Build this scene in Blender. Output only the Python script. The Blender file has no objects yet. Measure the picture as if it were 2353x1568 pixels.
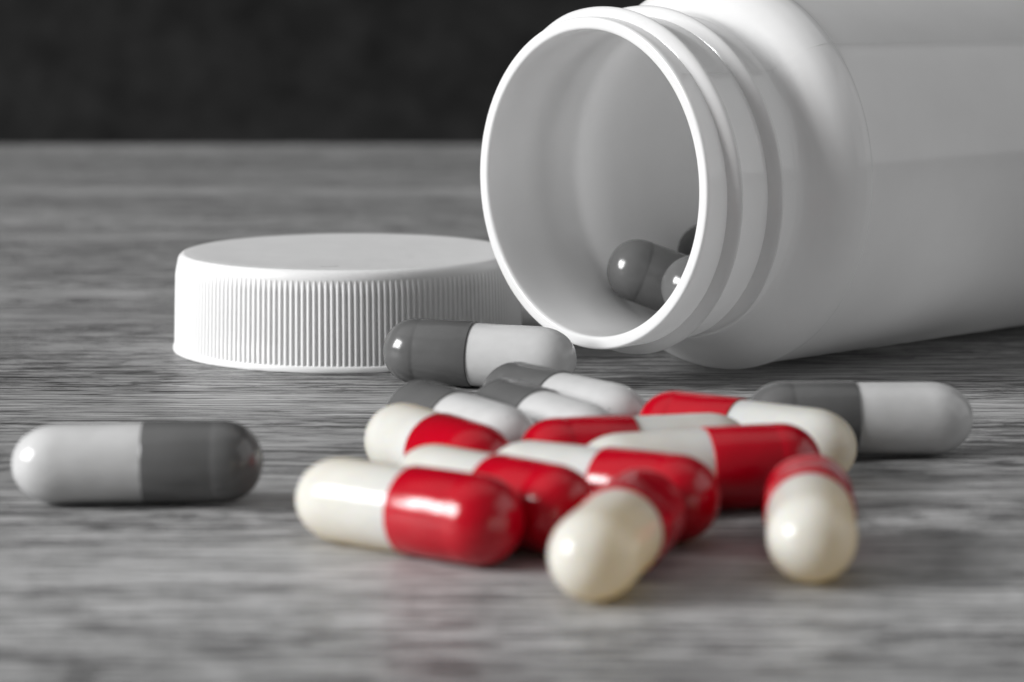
import bpy, bmesh, math, random
from mathutils import Vector, Matrix
import mathutils.noise as mn
random.seed(7)
MM = 0.001
scn = bpy.context.scene
col = scn.collection

# ------------------------------------------------------------------ camera
FPX, HCAM, PITCH = 6460.0, 46.39, 0.1437          # focal length (px of a 2353 px wide frame), height mm, pitch rad
cam_d = bpy.data.cameras.new('camera')
cam_d.sensor_width = 36.0
cam_d.sensor_fit = 'HORIZONTAL'
cam_d.lens = FPX / 2353.0 * 36.0
cam_d.clip_start = 0.01
cam_d.clip_end = 50
cam_d.dof.use_dof = True
cam_d.dof.focus_distance = 0.283
cam_d.dof.aperture_fstop = 36.0
cam = bpy.data.objects.new('camera', cam_d)
cam.location = (0, 0, HCAM * MM)
cam.rotation_euler = (math.pi / 2 - PITCH, 0, 0)
col.objects.link(cam)
scn.camera = cam

# ------------------------------------------------------------------ world, lamps, exposure
w = bpy.data.worlds.new('World')
scn.world = w
w.use_nodes = True
bg = w.node_tree.nodes['Background']
bg.inputs['Color'].default_value = (1.0, 1.0, 1.0, 1)
bg.inputs['Strength'].default_value = 0.14


def area(name, loc, target, sx, sy, power, color=(1, 1, 1)):
    d = bpy.data.lights.new(name, 'AREA')
    d.shape = 'RECTANGLE'
    d.size, d.size_y, d.energy, d.color = sx, sy, power, color
    o = bpy.data.objects.new(name, d)
    o.location = loc
    v = Vector(target) - Vector(loc)
    o.rotation_euler = v.to_track_quat('-Z', 'Y').to_euler()
    col.objects.link(o)
    return o


# window on the left of the table, the pale room on the right, soft light from above
area('window_light', (-0.93, 0.13, 0.41), (0.0, 0.25, 0.0), 0.20, 0.36, 8.1, (1.0, 1.0, 1.0))
area('window_light', (-0.88, -0.10, 0.41), (0.0, 0.25, 0.0), 0.20, 0.36, 8.1, (1.0, 1.0, 1.0))
area('room_light', (1.3, 0.30, 0.62), (0.0, 0.28, 0.02), 1.6, 1.1, 5.0, (1.0, 1.0, 1.0))
area('ceiling_light', (-0.15, 0.55, 1.2), (0.0, 0.26, 0.0), 1.9, 1.4, 3.2)

vs = scn.view_settings
vs.view_transform = 'Standard'
vs.look = 'None'
vs.exposure = 0.0
vs.gamma = 1.0
vs.use_curve_mapping = False
scn.render.engine = 'CYCLES'
scn.cycles.use_denoising = True
scn.cycles.max_bounces = 10

# ------------------------------------------------------------------ materials


def new_mat(name):
    m = bpy.data.materials.new(name)
    m.use_nodes = True
    nt = m.node_tree
    b = nt.nodes['Principled BSDF']
    return m, nt, b


class N:
    """small node helper"""

    def __init__(s, nt):
        s.nt = nt

    def __call__(s, kind, **kw):
        n = s.nt.nodes.new(kind)
        for k, v in kw.items():
            if k.startswith('i_'):
                n.inputs[k[2:]].default_value = v
            else:
                setattr(n, k, v)
        return n

    def l(s, a, b):
        s.nt.links.new(a, b)

    def ramp(s, fac, stops):
        r = s.nt.nodes.new('ShaderNodeValToRGB')
        el = r.color_ramp.elements
        while len(el) < len(stops):
            el.new(0.5)
        for e, (p, c) in zip(el, stops):
            e.position = p
            e.color = (c, c, c, 1) if not isinstance(c, tuple) else c + (1,)
        s.l(fac, r.inputs['Fac'])
        return r.outputs['Color']

    def math(s, op, a, b=None):
        n = s.nt.nodes.new('ShaderNodeMath')
        n.operation = op
        for i, v in enumerate((a, b)):
            if v is None:
                continue
            if isinstance(v, (int, float)):
                n.inputs[i].default_value = v
            else:
                s.l(v, n.inputs[i])
        return n.outputs[0]


def wood_material():
    m, nt, b = new_mat('grey_wood')
    n = N(nt)
    tc = n('ShaderNodeTexCoord').outputs['Object']

    def noise(sx, sy, scale, det=4, rough=0.6, dist=0.0):
        mp = n('ShaderNodeMapping')
        mp.inputs['Scale'].default_value = (sx, sy, 1)
        n.l(tc, mp.inputs['Vector'])
        t = n('ShaderNodeTexNoise')
        t.inputs['Scale'].default_value = scale
        t.inputs['Detail'].default_value = det
        t.inputs['Roughness'].default_value = rough
        t.inputs['Distortion'].default_value = dist
        n.l(mp.outputs[0], t.inputs['Vector'])
        return t.outputs['Fac']

    def mul(x, y, f=1.0):
        k = n('ShaderNodeMix', data_type='RGBA', blend_type='MULTIPLY')
        k.inputs[0].default_value = f
        n.l(x, k.inputs[6])
        n.l(y, k.inputs[7])
        return k.outputs[2]

    broad = noise(0.12, 1.0, 34, 2, 0.5, 0.4)          # wide soft bands along the board
    streak = noise(0.05, 1.0, 520, 2, 0.5, 0.6)        # early and late wood
    fibre = noise(0.05, 1.0, 1500, 4, 0.75, 0.6)       # long brushed fibres
    pore = noise(0.12, 1.0, 1100, 4, 0.75, 0.3)         # short open pores
    patch = noise(0.12, 1.0, 70, 1, 0.5, 0.5)          # where the pores are dense
    # mid-table shade painted into the wood colour, its edges wander with the grain
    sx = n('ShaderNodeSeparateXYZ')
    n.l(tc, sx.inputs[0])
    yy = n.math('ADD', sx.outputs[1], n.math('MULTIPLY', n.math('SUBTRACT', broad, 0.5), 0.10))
    mid_shade = n.ramp(yy, [(0.205, 1.0), (0.235, 0.76), (0.33, 0.70), (0.45, 0.80)])
    c = n.ramp(broad, [(0.28, 0.37), (0.5, 0.46), (0.72, 0.57)])
    c = mul(c, mid_shade)
    c = mul(c, n.ramp(streak, [(0.32, 0.74), (0.48, 0.98), (0.70, 1.08)]))
    c = mul(c, n.ramp(fibre, [(0.39, 0.22), (0.48, 0.92), (0.60, 1.42)]))
    pm = n.math('MULTIPLY', n.ramp(patch, [(0.40, 0.20), (0.56, 1.0)]), n.ramp(pore, [(0.43, 1.0), (0.495, 0.0)]))
    dk = n('ShaderNodeMix', data_type='RGBA')
    n.l(n.math('MULTIPLY', pm, 0.85), dk.inputs[0])
    n.l(c, dk.inputs[6])
    dk.inputs[7].default_value = (0.03, 0.03, 0.03, 1)
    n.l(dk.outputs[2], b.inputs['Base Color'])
    n.l(n.ramp(fibre, [(0.3, 0.55), (0.7, 0.30)]), b.inputs['Roughness'])
    h = n.math('ADD', n.math('MULTIPLY', streak, 0.3), n.math('SUBTRACT', n.math('MULTIPLY', fibre, 0.6), n.math('MULTIPLY', pm, 0.35)))
    bp = n('ShaderNodeBump')
    bp.inputs['Strength'].default_value = 0.7
    bp.inputs['Distance'].default_value = 0.0007
    n.l(h, bp.inputs['Height'])
    n.l(bp.outputs[0], b.inputs['Normal'])
    b.inputs['Specular IOR Level'].default_value = 0.45
    return m


def wall_material():
    m, nt, b = new_mat('charcoal_wall')
    n = N(nt)
    tc = n('ShaderNodeTexCoord').outputs['Object']
    t = n('ShaderNodeTexNoise')
    t.inputs['Scale'].default_value = 48
    t.inputs['Detail'].default_value = 8
    t.inputs['Roughness'].default_value = 0.72
    n.l(tc, t.inputs['Vector'])
    c = n.ramp(t.outputs['Fac'], [(0.36, 0.006), (0.62, 0.021)])
    n.l(c, b.inputs['Base Color'])
    b.inputs['Roughness'].default_value = 0.85
    b.inputs['Specular IOR Level'].default_value = 0.2
    bp = n('ShaderNodeBump')
    bp.inputs['Strength'].default_value = 0.3
    bp.inputs['Distance'].default_value = 0.001
    n.l(t.outputs['Fac'], bp.inputs['Height'])
    n.l(bp.outputs[0], b.inputs['Normal'])
    return m


def specks(n, tc, colour, b, density=0.012, size=0.05, scale=330, dark=0.45):
    """sparse tiny dust specks multiplied into the base colour"""
    v = n('ShaderNodeTexVoronoi')
    v.inputs['Scale'].default_value = scale
    n.l(tc, v.inputs['Vector'])
    dot = n.math('LESS_THAN', v.outputs['Distance'], size)
    sep = n('ShaderNodeSeparateColor')
    n.l(v.outputs['Color'], sep.inputs[0])
    sel = n.math('MULTIPLY', dot, n.math('LESS_THAN', sep.outputs[0], density))
    mx = n('ShaderNodeMix', data_type='RGBA', blend_type='MULTIPLY')
    n.l(sel, mx.inputs[0])
    n.l(colour, mx.inputs[6])
    mx.inputs[7].default_value = (dark, dark, dark, 1)
    n.l(mx.outputs[2], b.inputs['Base Color'])


def plastic_material(name, colr, rough, sss=0.25, bump=0.00002, spec=0.5, thin=0.0):
    m, nt, b = new_mat(name)
    n = N(nt)
    tc = n('ShaderNodeTexCoord').outputs['Object']
    t = n('ShaderNodeTexNoise')
    t.inputs['Scale'].default_value = 190
    t.inputs['Detail'].default_value = 3
    n.l(tc, t.inputs['Vector'])
    s = n('ShaderNodeTexNoise')
    s.inputs['Scale'].default_value = 900
    s.inputs['Detail'].default_value = 2
    n.l(tc, s.inputs['Vector'])
    lo = tuple(c * 0.965 for c in colr)
    specks(n, tc, n.ramp(t.outputs['Fac'], [(0.3, lo), (0.65, colr)]), b)
    n.l(n.ramp(s.outputs['Fac'], [(0.3, rough * 0.85), (0.7, rough * 1.2)]), b.inputs['Roughness'])
    bp = n('ShaderNodeBump')
    bp.inputs['Strength'].default_value = 0.35
    bp.inputs['Distance'].default_value = bump
    n.l(t.outputs['Fac'], bp.inputs['Height'])
    n.l(bp.outputs[0], b.inputs['Normal'])
    b.inputs['IOR'].default_value = 1.5
    b.inputs['Specular IOR Level'].default_value = spec
    b.inputs['Subsurface Weight'].default_value = sss
    b.inputs['Subsurface Scale'].default_value = 0.0015
    b.inputs['Subsurface Radius'].default_value = (1.0, 1.0, 1.0)
    if thin:
        tr = n('ShaderNodeBsdfTranslucent')
        tr.inputs['Color'].default_value = (0.96, 0.96, 0.96, 1)
        mx = n('ShaderNodeMixShader')
        mx.inputs[0].default_value = thin
        n.l(b.outputs[0], mx.inputs[1])
        n.l(tr.outputs[0], mx.inputs[2])
        n.l(mx.outputs[0], nt.nodes['Material Output'].inputs['Surface'])
    return m


def gelatin_material(name, colr, rough, sss, radius, scale, coat=0.0, glow=None):
    m, nt, b = new_mat(name)
    n = N(nt)
    tc = n('ShaderNodeTexCoord').outputs['Object']
    t = n('ShaderNodeTexNoise')
    t.inputs['Scale'].default_value = 420
    t.inputs['Detail'].default_value = 3
    n.l(tc, t.inputs['Vector'])
    lo = tuple(c * 0.93 for c in colr)
    specks(n, tc, n.ramp(t.outputs['Fac'], [(0.32, lo), (0.62, colr)]), b, 0.10, 0.06, 600, 0.6)
    bp = n('ShaderNodeBump')
    bp.inputs['Strength'].default_value = 0.6
    bp.inputs['Distance'].default_value = 0.0001
    n.l(t.outputs['Fac'], bp.inputs['Height'])
    n.l(bp.outputs[0], b.inputs['Normal'])
    b.inputs['Roughness'].default_value = rough
    b.inputs['IOR'].default_value = 1.5
    b.inputs['Subsurface Weight'].default_value = sss
    b.inputs['Subsurface Scale'].default_value = scale
    b.inputs['Subsurface Radius'].default_value = radius
    b.inputs['Coat Weight'].default_value = coat
    if glow:
        tr = n('ShaderNodeBsdfTranslucent')
        tr.inputs['Color'].default_value = glow + (1,)
        mx = n('ShaderNodeMixShader')
        mx.inputs[0].default_value = 0.33
        n.l(b.outputs[0], mx.inputs[1])
        n.l(tr.outputs[0], mx.inputs[2])
        n.l(mx.outputs[0], nt.nodes['Material Output'].inputs['Surface'])
    b.inputs['Coat Roughness'].default_value = 0.12
    return m


M = {
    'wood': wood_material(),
    'wall': wall_material(),
    'bottle': plastic_material('white_bottle_plastic', (0.92, 0.92, 0.92), 0.10, 0.0, thin=0.32),
    'lid': plastic_material('white_lid_plastic', (0.80, 0.80, 0.80), 0.36, 0.2),
    'grey': gelatin_material('grey_gelatin', (0.115, 0.115, 0.115), 0.19, 0.0, (1, 1, 1), 0.001),
    'pale': gelatin_material('pale_grey_gelatin', (0.57, 0.57, 0.57), 0.2, 0.35, (1, 1, 1), 0.0012),
    'red': gelatin_material('red_gelatin', (0.44, 0.0004, 0.011), 0.20, 0.15, (1, 0.1, 0.1), 0.001),
    'cream': gelatin_material('cream_gelatin', (0.84, 0.875, 0.87), 0.20, 0.2, (1.0, 0.58, 0.22), 0.0030, glow=(0.98, 0.75, 0.22)),
}

# ------------------------------------------------------------------ mesh helpers


def link(name, mesh, parent=None, mat=None):
    o = bpy.data.objects.new(name, mesh)
    col.objects.link(o)
    if mat is not None and not mesh.materials:
        mesh.materials.append(mat)
    o.parent = parent
    return o


def mesh_from(name, verts, faces, smooth=True):
    me = bpy.data.meshes.new(name)
    me.from_pydata([tuple(v) for v in verts], [], faces)
    me.update()
    if smooth:
        me.polygons.foreach_set('use_smooth', [True] * len(me.polygons))
    return me


def lathe(name, prof, n=128, close=False, axis='Z'):
    """prof: list of (along, radius) in mm; radius 0 collapses to a pole"""
    vs_, fs, rings = [], [], []
    for s, r in prof:
        if r < 1e-6:
            rings.append([len(vs_)])
            vs_.append((0, 0, s * MM))
        else:
            rings.append(list(range(len(vs_), len(vs_) + n)))
            for i in range(n):
                a = 2 * math.pi * i / n
                vs_.append((r * math.cos(a) * MM, r * math.sin(a) * MM, s * MM))
    pairs = list(zip(rings, rings[1:]))
    if close:
        pairs.append((rings[-1], rings[0]))
    for A, B in pairs:
        for i in range(n):
            j = (i + 1) % n
            if len(A) == 1 and len(B) == 1:
                continue
            if len(A) == 1:
                fs.append((A[0], B[i], B[j]))
            elif len(B) == 1:
                fs.append((A[i], B[0], A[j]))
            else:
                fs.append((A[i], B[i], B[j], A[j]))
    me = mesh_from(name, vs_, fs)
    bm = bmesh.new()
    bm.from_mesh(me)
    bmesh.ops.recalc_face_normals(bm, faces=bm.faces)
    bm.to_mesh(me)
    bm.free()
    return me


def catmull(pts, k=8):
    out = []
    for i in range(len(pts) - 1):
        p0 = pts[max(i - 1, 0)]
        p1, p2 = pts[i], pts[i + 1]
        p3 = pts[min(i + 2, len(pts) - 1)]
        for q in range(k):
            t = q / k
            out.append(tuple(0.5 * (2 * b + (c - a) * t + (2 * a - 5 * b + 4 * c - d) * t * t + (3 * b - a - 3 * c + d) * t ** 3)
                             for a, b, c, d in zip(p0, p1, p2, p3)))
    out.append(pts[-1])
    return out


def empty(name, loc, label, cat, group=None):
    o = bpy.data.objects.new(name, None)
    o.empty_display_size = 0.005
    o.location = loc
    col.objects.link(o)
    o['label'] = label
    o['category'] = cat
    if group:
        o['group'] = group
    return o


def box(name, x0, x1, y0, y1, z0, z1, mat, bevel=0.0):
    bm = bmesh.new()
    bmesh.ops.create_cube(bm, size=1)
    for v in bm.verts:
        v.co = Vector(((x0 + x1) / 2 + v.co.x * (x1 - x0), (y0 + y1) / 2 + v.co.y * (y1 - y0), (z0 + z1) / 2 + v.co.z * (z1 - z0)))
    if bevel:
        bmesh.ops.bevel(bm, geom=list(bm.edges), offset=bevel, segments=3, affect='EDGES', profile=0.5)
    me = bpy.data.meshes.new(name)
    bm.to_mesh(me)
    bm.free()
    return link(name, me, None, mat)


# ------------------------------------------------------------------ setting
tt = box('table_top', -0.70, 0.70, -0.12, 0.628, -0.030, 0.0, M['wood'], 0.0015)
tt['kind'] = 'structure'
tt['label'] = 'grey brushed wooden table top with horizontal grain'
wl = box('wall', -2.0, 2.0, 0.95, 1.0, -0.8, 1.6, M['wall'])
wl['kind'] = 'structure'
wl['label'] = 'dark charcoal mottled wall behind the table'

# ------------------------------------------------------------------ bottle
RR, RB, YAW = 17.08, 21.03, 0.844
RIM = Vector((7.81, 287.67, RB))
AX = Vector((math.sin(YAW), math.cos(YAW), 0))     # from mouth to base
SIDE = Vector((math.cos(YAW), -math.sin(YAW), 0))
UP = Vector((0, 0, 1))
bottle = empty('pill_bottle', (0, 0, 0), 'large white plastic bottle lying open on its side', 'bottle')
# local Z = AX (mouth to base), local X = SIDE, local Y = AX x SIDE
rot = Matrix((SIDE, AX.cross(SIDE), AX)).transposed().to_4x4()
rot.translation = RIM * MM
# put the Empty at the contact line under the shoulder; parts keep the lathe frame
base_pt = RIM + AX * 19.4
base_pt.z = 0
bottle.location = base_pt * MM
bl = Matrix.Translation(-base_pt * MM) @ rot

NS = 12.2                                          # where the neck meets the shoulder
outer_sh = [(NS, 16.98)] + catmull([(NS + 0.5, 16.98), (NS + 1.0, 17.0), (NS + 1.8, 17.28), (NS + 2.5, 18.0), (NS + 3.2, 19.1), (NS + 4.2, 20.1), (NS + 5.4, 20.72), (NS + 6.6, 21.0), (NS + 7.2, 21.03), (NS + 7.7, 20.97), (NS + 8.1, 20.80), (NS + 9.0, 20.78)], 6)
LEN = 96.0
outer_body = outer_sh + [(40, 20.78), (60, 20.78), (80, 20.78), (LEN - 6, 20.78)] + catmull([(LEN - 5, 20.9), (LEN - 3, 20.9), (LEN - 1.2, 20.3), (LEN - 0.2, 19.2), (LEN, 17.5), (LEN - 0.2, 16.0)], 5) + [(LEN - 1.5, 10), (LEN - 1.8, 0)]
inner_body = [(LEN - 3.2, 0), (LEN - 3.0, 16)] + catmull([(LEN - 2.4, 18), (LEN - 3.5, 19.3), (LEN - 6, 19.7)], 4) + [(60, 19.7), (40, 19.7)] + \
    [(s_ / 2, 15.72 + 3.98 * (0.5 - 0.5 * math.cos(math.pi * (s_ / 2 - 5) / 27))) for s_ in range(64, 24, -1)] + [(NS, 15.72 + 3.98 * (0.5 - 0.5 * math.cos(math.pi * (NS - 5) / 27)))]
body = link('body', lathe('bottle_body', outer_body + inner_body, 192), bottle, M['bottle'])
body.matrix_local = bl
lip = catmull([(0.75, 15.73), (0.3, 15.76), (0.06, 15.92), (0.0, 16.2), (0.0, 16.6), (0.05, 16.92), (0.28, 17.06), (0.7, 17.08)], 4)
neck_prof = [(s_, 15.72 + 3.98 * (0.5 - 0.5 * math.cos(math.pi * max(0, s_ - 5) / 27))) for s_ in (NS, NS - 0.4, 11, 10, 9, 8, 7, 6.3, 5.6, 5.0, 3.0, 1.5)] + lip + [(1.2, 17.06), (6, 17.0), (NS - 0.6, 16.98), (NS, 16.98)]
neck = link('neck', lathe('bottle_neck', neck_prof, 192), bottle, M['bottle'])
neck.matrix_local = bl


def thread_mesh():
    """one helical ridge, fading in near the mouth and out above the shoulder"""
    a0, turns, npt = math.radians(-55), 1.62, 260
    pitch = 5.9
    vs_, fs = [], []
    ns = 11
    for i in range(npt + 1):
        t = i / npt
        # angle 0 = top of the lying bottle, growing towards the camera side and then underneath
        a = a0 + t * turns * 2 * math.pi
        s0 = 2.35 + pitch * (a / (2 * math.pi))
        fade = min(1, t / 0.07, (1 - t) / 0.07)
        fade = fade * fade * (3 - 2 * fade)
        amp = 1.12 * fade + 0.02
        rad = SIDE * math.sin(a) + UP * math.cos(a)
        wob = 0.03 * mn.noise(Vector((a * 1.7, 3.1, 0)))
        for k in range(ns):
            q = -1 + 2 * k / (ns - 1)
            hgt = amp * (math.cos(q * math.pi / 2) ** 0.75 if abs(q) < 0.999 else 0.0) - 0.06 + wob
            # flank toward the mouth gentler than the flank toward the shoulder
            ws = 1.0 if q < 0 else 0.85
            r = 17.0 + hgt
            sx = rad.dot(SIDE) * r
            sy = rad.dot(AX.cross(SIDE)) * r
            vs_.append((sx * MM, sy * MM, (s0 + q * ws) * MM))
    for i in range(npt):
        for k in range(ns - 1):
            b = i * ns + k
            fs.append((b, b + 1, b + ns + 1, b + ns))
    me = mesh_from('screw_thread', vs_, fs)
    bm = bmesh.new()
    bm.from_mesh(me)
    bmesh.ops.recalc_face_normals(bm, faces=bm.faces)
    bm.to_mesh(me)
    bm.free()
    return me


th_ = link('screw_thread', thread_mesh(), bottle, M['bottle'])
th_.matrix_local = bl


def seam_mesh():
    """the faint parting line of the mould along the outside of the bottle"""
    prof = [(0.9, 17.07), (4, 17.02), (8, 17.0), (NS - 0.6, 16.98)] + outer_sh + [(40, 20.78), (60, 20.78), (88, 20.78)]
    a = math.radians(47)
    rad = SIDE * math.sin(a) + UP * math.cos(a)
    tan = SIDE * math.cos(a) - UP * math.sin(a)
    Yv = AX.cross(SIDE)
    vs_, fs = [], []
    for i, (s_, r) in enumerate(prof):
        hh = 0.035 + 0.02 * mn.noise(Vector((s_ * 0.9, 1.3, 0)))
        for q, dr in ((-0.14, -0.03), (0.0, hh), (0.14, -0.03)):
            p = rad * (r + dr) + tan * q
            vs_.append((p.dot(SIDE) * MM, p.dot(Yv) * MM, s_ * MM))
        if i:
            b_ = (i - 1) * 3
            fs += [(b_, b_ + 1, b_ + 4, b_ + 3), (b_ + 1, b_ + 2, b_ + 5, b_ + 4)]
    return mesh_from('mould_seam', vs_, fs)


sm_ = link('mould_seam', seam_mesh(), bottle, M['bottle'])
sm_.matrix_local = bl

# ------------------------------------------------------------------ lid
lid = empty('bottle_lid', (-18.49 * MM, 315.72 * MM, 0), 'round white ribbed screw lid lying flat beside the open bottle', 'lid')
CH = 11.08
sk = [(0.0, 18.6), (0.0, 19.62)] + catmull([(0.06, 19.76), (0.22, 19.84), (0.55, 19.82), (0.72, 19.72), (0.80, 19.55)], 3) + [(0.84, 19.47), (4, 19.38), (9.2, 19.22)] + \
    catmull([(9.6, 19.21), (10.0, 19.20), (10.35, 19.13), (10.7, 18.96), (10.95, 18.68), (11.05, 18.3)], 4)
top_prof = catmull([(11.05, 18.3), (11.08, 17.6), (11.06, 16.5), (11.0, 14)], 4) + [(10.98, 8), (10.98, 0)]
skirt = link('skirt', lathe('lid_skirt', sk + [(9.4, 17.9), (1, 18.5)], 256, close=True), lid, M['lid'])
top = link('top', lathe('lid_top', top_prof + [(9.5, 0), (9.5, 17.0), (9.6, 18.2)], 192, close=False), lid, M['lid'])


def rib_mesh():
    # half-round rib standing on the skirt: origin at lid axis level z=0, facing +X
    vs_, fs = [], []
    zs = [(0.75, 19.47, 0.21), (3.5, 19.39, 0.21), (6.0, 19.32, 0.21), (8.6, 19.24, 0.21), (9.4, 19.21, 0.11), (10.1, 19.18, 0.0)]
    m = 5
    for z, r, hgt in zs:
        for k in range(m):
            q = -1 + 2 * k / (m - 1)
            vs_.append(((r - 0.04 + (hgt + 0.04) * math.cos(q * math.pi / 2)) * MM, q * 0.27 * MM, z * MM))
    for i in range(len(zs) - 1):
        for k in range(m - 1):
            b = i * m + k
            fs.append((b, b + 1, b + m + 1, b + m))
    return mesh_from('rib', vs_, fs)


rm = rib_mesh()
rm.materials.append(M['lid'])
NR = 192
for i in range(NR):
    r = link('rib', rm, skirt)
    r.rotation_euler = (0, 0, 2 * math.pi * i / NR)
    r.scale = (1, 1, 1)


def nub_mesh():
    vs_, fs = [], []
    for (x0, y0, x1, y1) in ((-0.9, 0.2, 0.1, -0.05), (0.1, -0.05, 1.0, 0.25), (0.1, -0.05, 0.45, -0.9)):
        d = Vector((x1 - x0, y1 - y0, 0))
        p = Vector((-d.y, d.x, 0)).normalized() * 0.05
        b = len(vs_)
        for e in (Vector((x0, y0, 0)), Vector((x1, y1, 0))):
            vs_ += [(e - p), (e + Vector((0, 0, 0.03))), (e + p)]
        fs += [(b, b + 1, b + 4, b + 3), (b + 1, b + 2, b + 5, b + 4), (b, b + 3, b + 5, b + 2), (b, b + 2, b + 1), (b + 3, b + 4, b + 5)]
    return mesh_from('mould_mark', [v * MM for v in vs_], fs, False)


nb = link('mould_mark', nub_mesh(), lid, M['grey'])
nb.location = (-1.2 * MM, -15.5 * MM, 11.02 * MM)

# ------------------------------------------------------------------ capsules
CL, RC, RBD, LC = 20.6, 3.42, 3.28, 9.75


def dome(r, length, n=16, e=2.0):
    """tip at 0 -> full radius at length"""
    out = []
    for i in range(n + 1):
        a = i / n * math.pi / 2
        out.append((length * (1 - math.cos(a) ** (2 / e)), r * math.sin(a) ** (2 / e)))
    return out


def cap_profile():
    p = [(s, r) for s, r in dome(RC, 3.5, 18, 2.12)]
    p += [(3.8, RC), (3.9, RC - 0.02), (4.15, RC - 0.02), (4.3, RC), (6.5, RC + 0.01), (LC - 0.12, RC + 0.01), (LC - 0.02, RC - 0.02), (LC, RC - 0.06), (LC, RBD - 0.05)]
    return [(-CL / 2 + s, r) for s, r in p]


def body_profile():
    p = dome(RBD, 4.1, 18, 2.16) + [(4.5, RBD), (7, RBD - 0.005), (CL - LC + 0.6, RBD - 0.01)]
    return [(CL / 2 - s, r) for s, r in p]


cap_me = {}
body_me = {}
base_cap = lathe('cap_half', cap_profile(), 64)
base_body = lathe('body_half', body_profile(), 64)
for k in ('grey', 'red'):
    cap_me[k] = base_cap.copy()
    cap_me[k].materials.append(M[k])
for k in ('pale', 'cream'):
    body_me[k] = base_body.copy()
    body_me[k].materials.append(M[k])


def capsule(kind, A, u, label, group, foot, dent=None):
    """A = middle of the capsule (mm), u = unit vector from the coloured tip to the pale tip"""
    t = empty('capsule', Vector(foot) * MM, label, 'capsule', group)
    up = Vector((0, 0, 1))
    x = up.cross(u).normalized()
    y = u.cross(x)
    m = Matrix((x, y, u)).transposed().to_4x4() @ Matrix.Rotation(random.uniform(0, 6.28), 4, 'Z')
    m.translation = (Vector(A) - Vector(foot)) * MM
    if dent:
        mc = cap_me['red' if kind == 'R' else 'grey'].copy()
        dv = Vector(dent[0]).normalized()
        R3 = m.to_3x3()
        for v in mc.vertices:
            s_ = v.co.z / MM
            rad = R3 @ Vector((v.co.x, v.co.y, 0))
            if rad.length < 1e-7:
                continue
            ang = math.acos(max(-1, min(1, rad.normalized().dot((dv - u * dv.dot(u)).normalized()))))
            fall = max(0.0, 1 - math.hypot(ang / 0.75, (s_ - dent[1]) / 3.0))
            k = 1 - dent[2] * fall ** 0.8 / RC
            v.co.x *= k
            v.co.y *= k
    else:
        mc = cap_me['red' if kind == 'R' else 'grey']
    for nm, me in (('cap_half', mc), ('body_half', body_me['cream' if kind == 'R' else 'pale'])):
        o = link(nm, me, t)
        o.matrix_local = m
    return t


GG = 'grey and white capsules on the table'
GR = 'red and white capsules in the pile'
GB = 'grey capsules inside the bottle'
TILT = math.asin((RC - RBD) / 10.5)
CAPS = [
    ('G1', -30.77, 227.17, 179.6, 'grey and white capsule lying alone on bare wood, away from all others'),
    ('G2', -3.37, 286.97, 16.9, 'grey and pale capsule lying between the ribbed lid and the bottle mouth'),
    ('G3', 4.81, 253.65, 51.2, 'slanting grey and white capsule, closest to the bottle of three side by side'),
    ('G4', 2.96, 243.35, 60.0, 'slanting grey and white capsule in the middle of three side by side'),
    ('G5', -4.42, 242.46, 58.5, 'slanting grey and white capsule, its grey half behind a white capsule end'),
    ('G6', 31.12, 248.31, 354.5, 'grey and white capsule under the bottle side, half behind a red one'),
    ('R1', -6.28, 231.84, 242.3, 'red and white capsule next to the slanting grey trio, big white end showing'),
    ('R2', 10.35, 230.51, 342.2, 'red and white capsule mostly hidden in the middle of the pile'),
    ('R3', 20.08, 238.53, 33.3, 'red and white capsule overlapping the grey capsule below the bottle'),
    ('R4', -1.59, 213.02, 227.6, 'red and white capsule squeezed between two parallel ones, second in the row'),
    ('R5', 6.86, 215.91, 213.9, 'red and white capsule, third in the parallel row, red end behind the slanted one'),
    ('R6', 15.14, 224.29, 167.9, 'red and white capsule lying crosswise with its long red side showing'),
    ('R7', -7.95, 208.16, 218.2, 'glossy red and white capsule at the outer edge, both halves fully visible'),
    ('R8', 7.61, 199.29, 106.1, 'slanted red capsule with its cream end outward, lying against two red ends'),
    ('R9', 22.21, 205.23, 95.0, 'red capsule with its large cream end outward, lying apart at the edge of the pile'),
]
DENTS = {'R8': ((0.5, -0.4, 0.9), -4.0, 0.75), 'R9': ((-0.25, -0.3, 0.9), -5.5, 0.35), 'R4': ((0.2, -0.9, 0.5), -6.0, 0.3)}
for k, x, y, yaw, lab in CAPS:
    a = math.radians(yaw)
    u = Vector((math.cos(a) * math.cos(TILT), -math.sin(a) * math.cos(TILT), -math.sin(TILT)))
    z = RC + 0.012 - (CL / 2 - LC) * math.sin(TILT)     # cap edge and pale tip touch the wood
    capsule(k[0], (x, y, z), u, lab, GR if k[0] == 'R' else GG, (x, y, 0), DENTS.get(k))


def BP(s, l, z):
    return RIM + AX * s + SIDE * l + UP * z


INSIDE = [
    ((14.6, -7.5, -10.8), (24.5, 0.9, -15.6), 'dark grey capsule inside the bottle with its whole shiny tip showing'),
    ((13.95, 1.55, -11.7), (27.3, 3.3, -8.9), 'grey capsule tip inside the bottle half hidden by the lower rim'),
    ((29.9, -12.0, -10.35), (44.0, -9.0, -13.3), 'darkest grey capsule deep in the bottle, only a sliver showing at the rim'),
]
for p, q, lab in INSIDE:
    P, Q = BP(*p), BP(*q)
    u = (Q - P).normalized()
    A = P + u * (CL / 2 - RC)
    capsule('G', A, u, lab, GB, A - UP * 3.3)
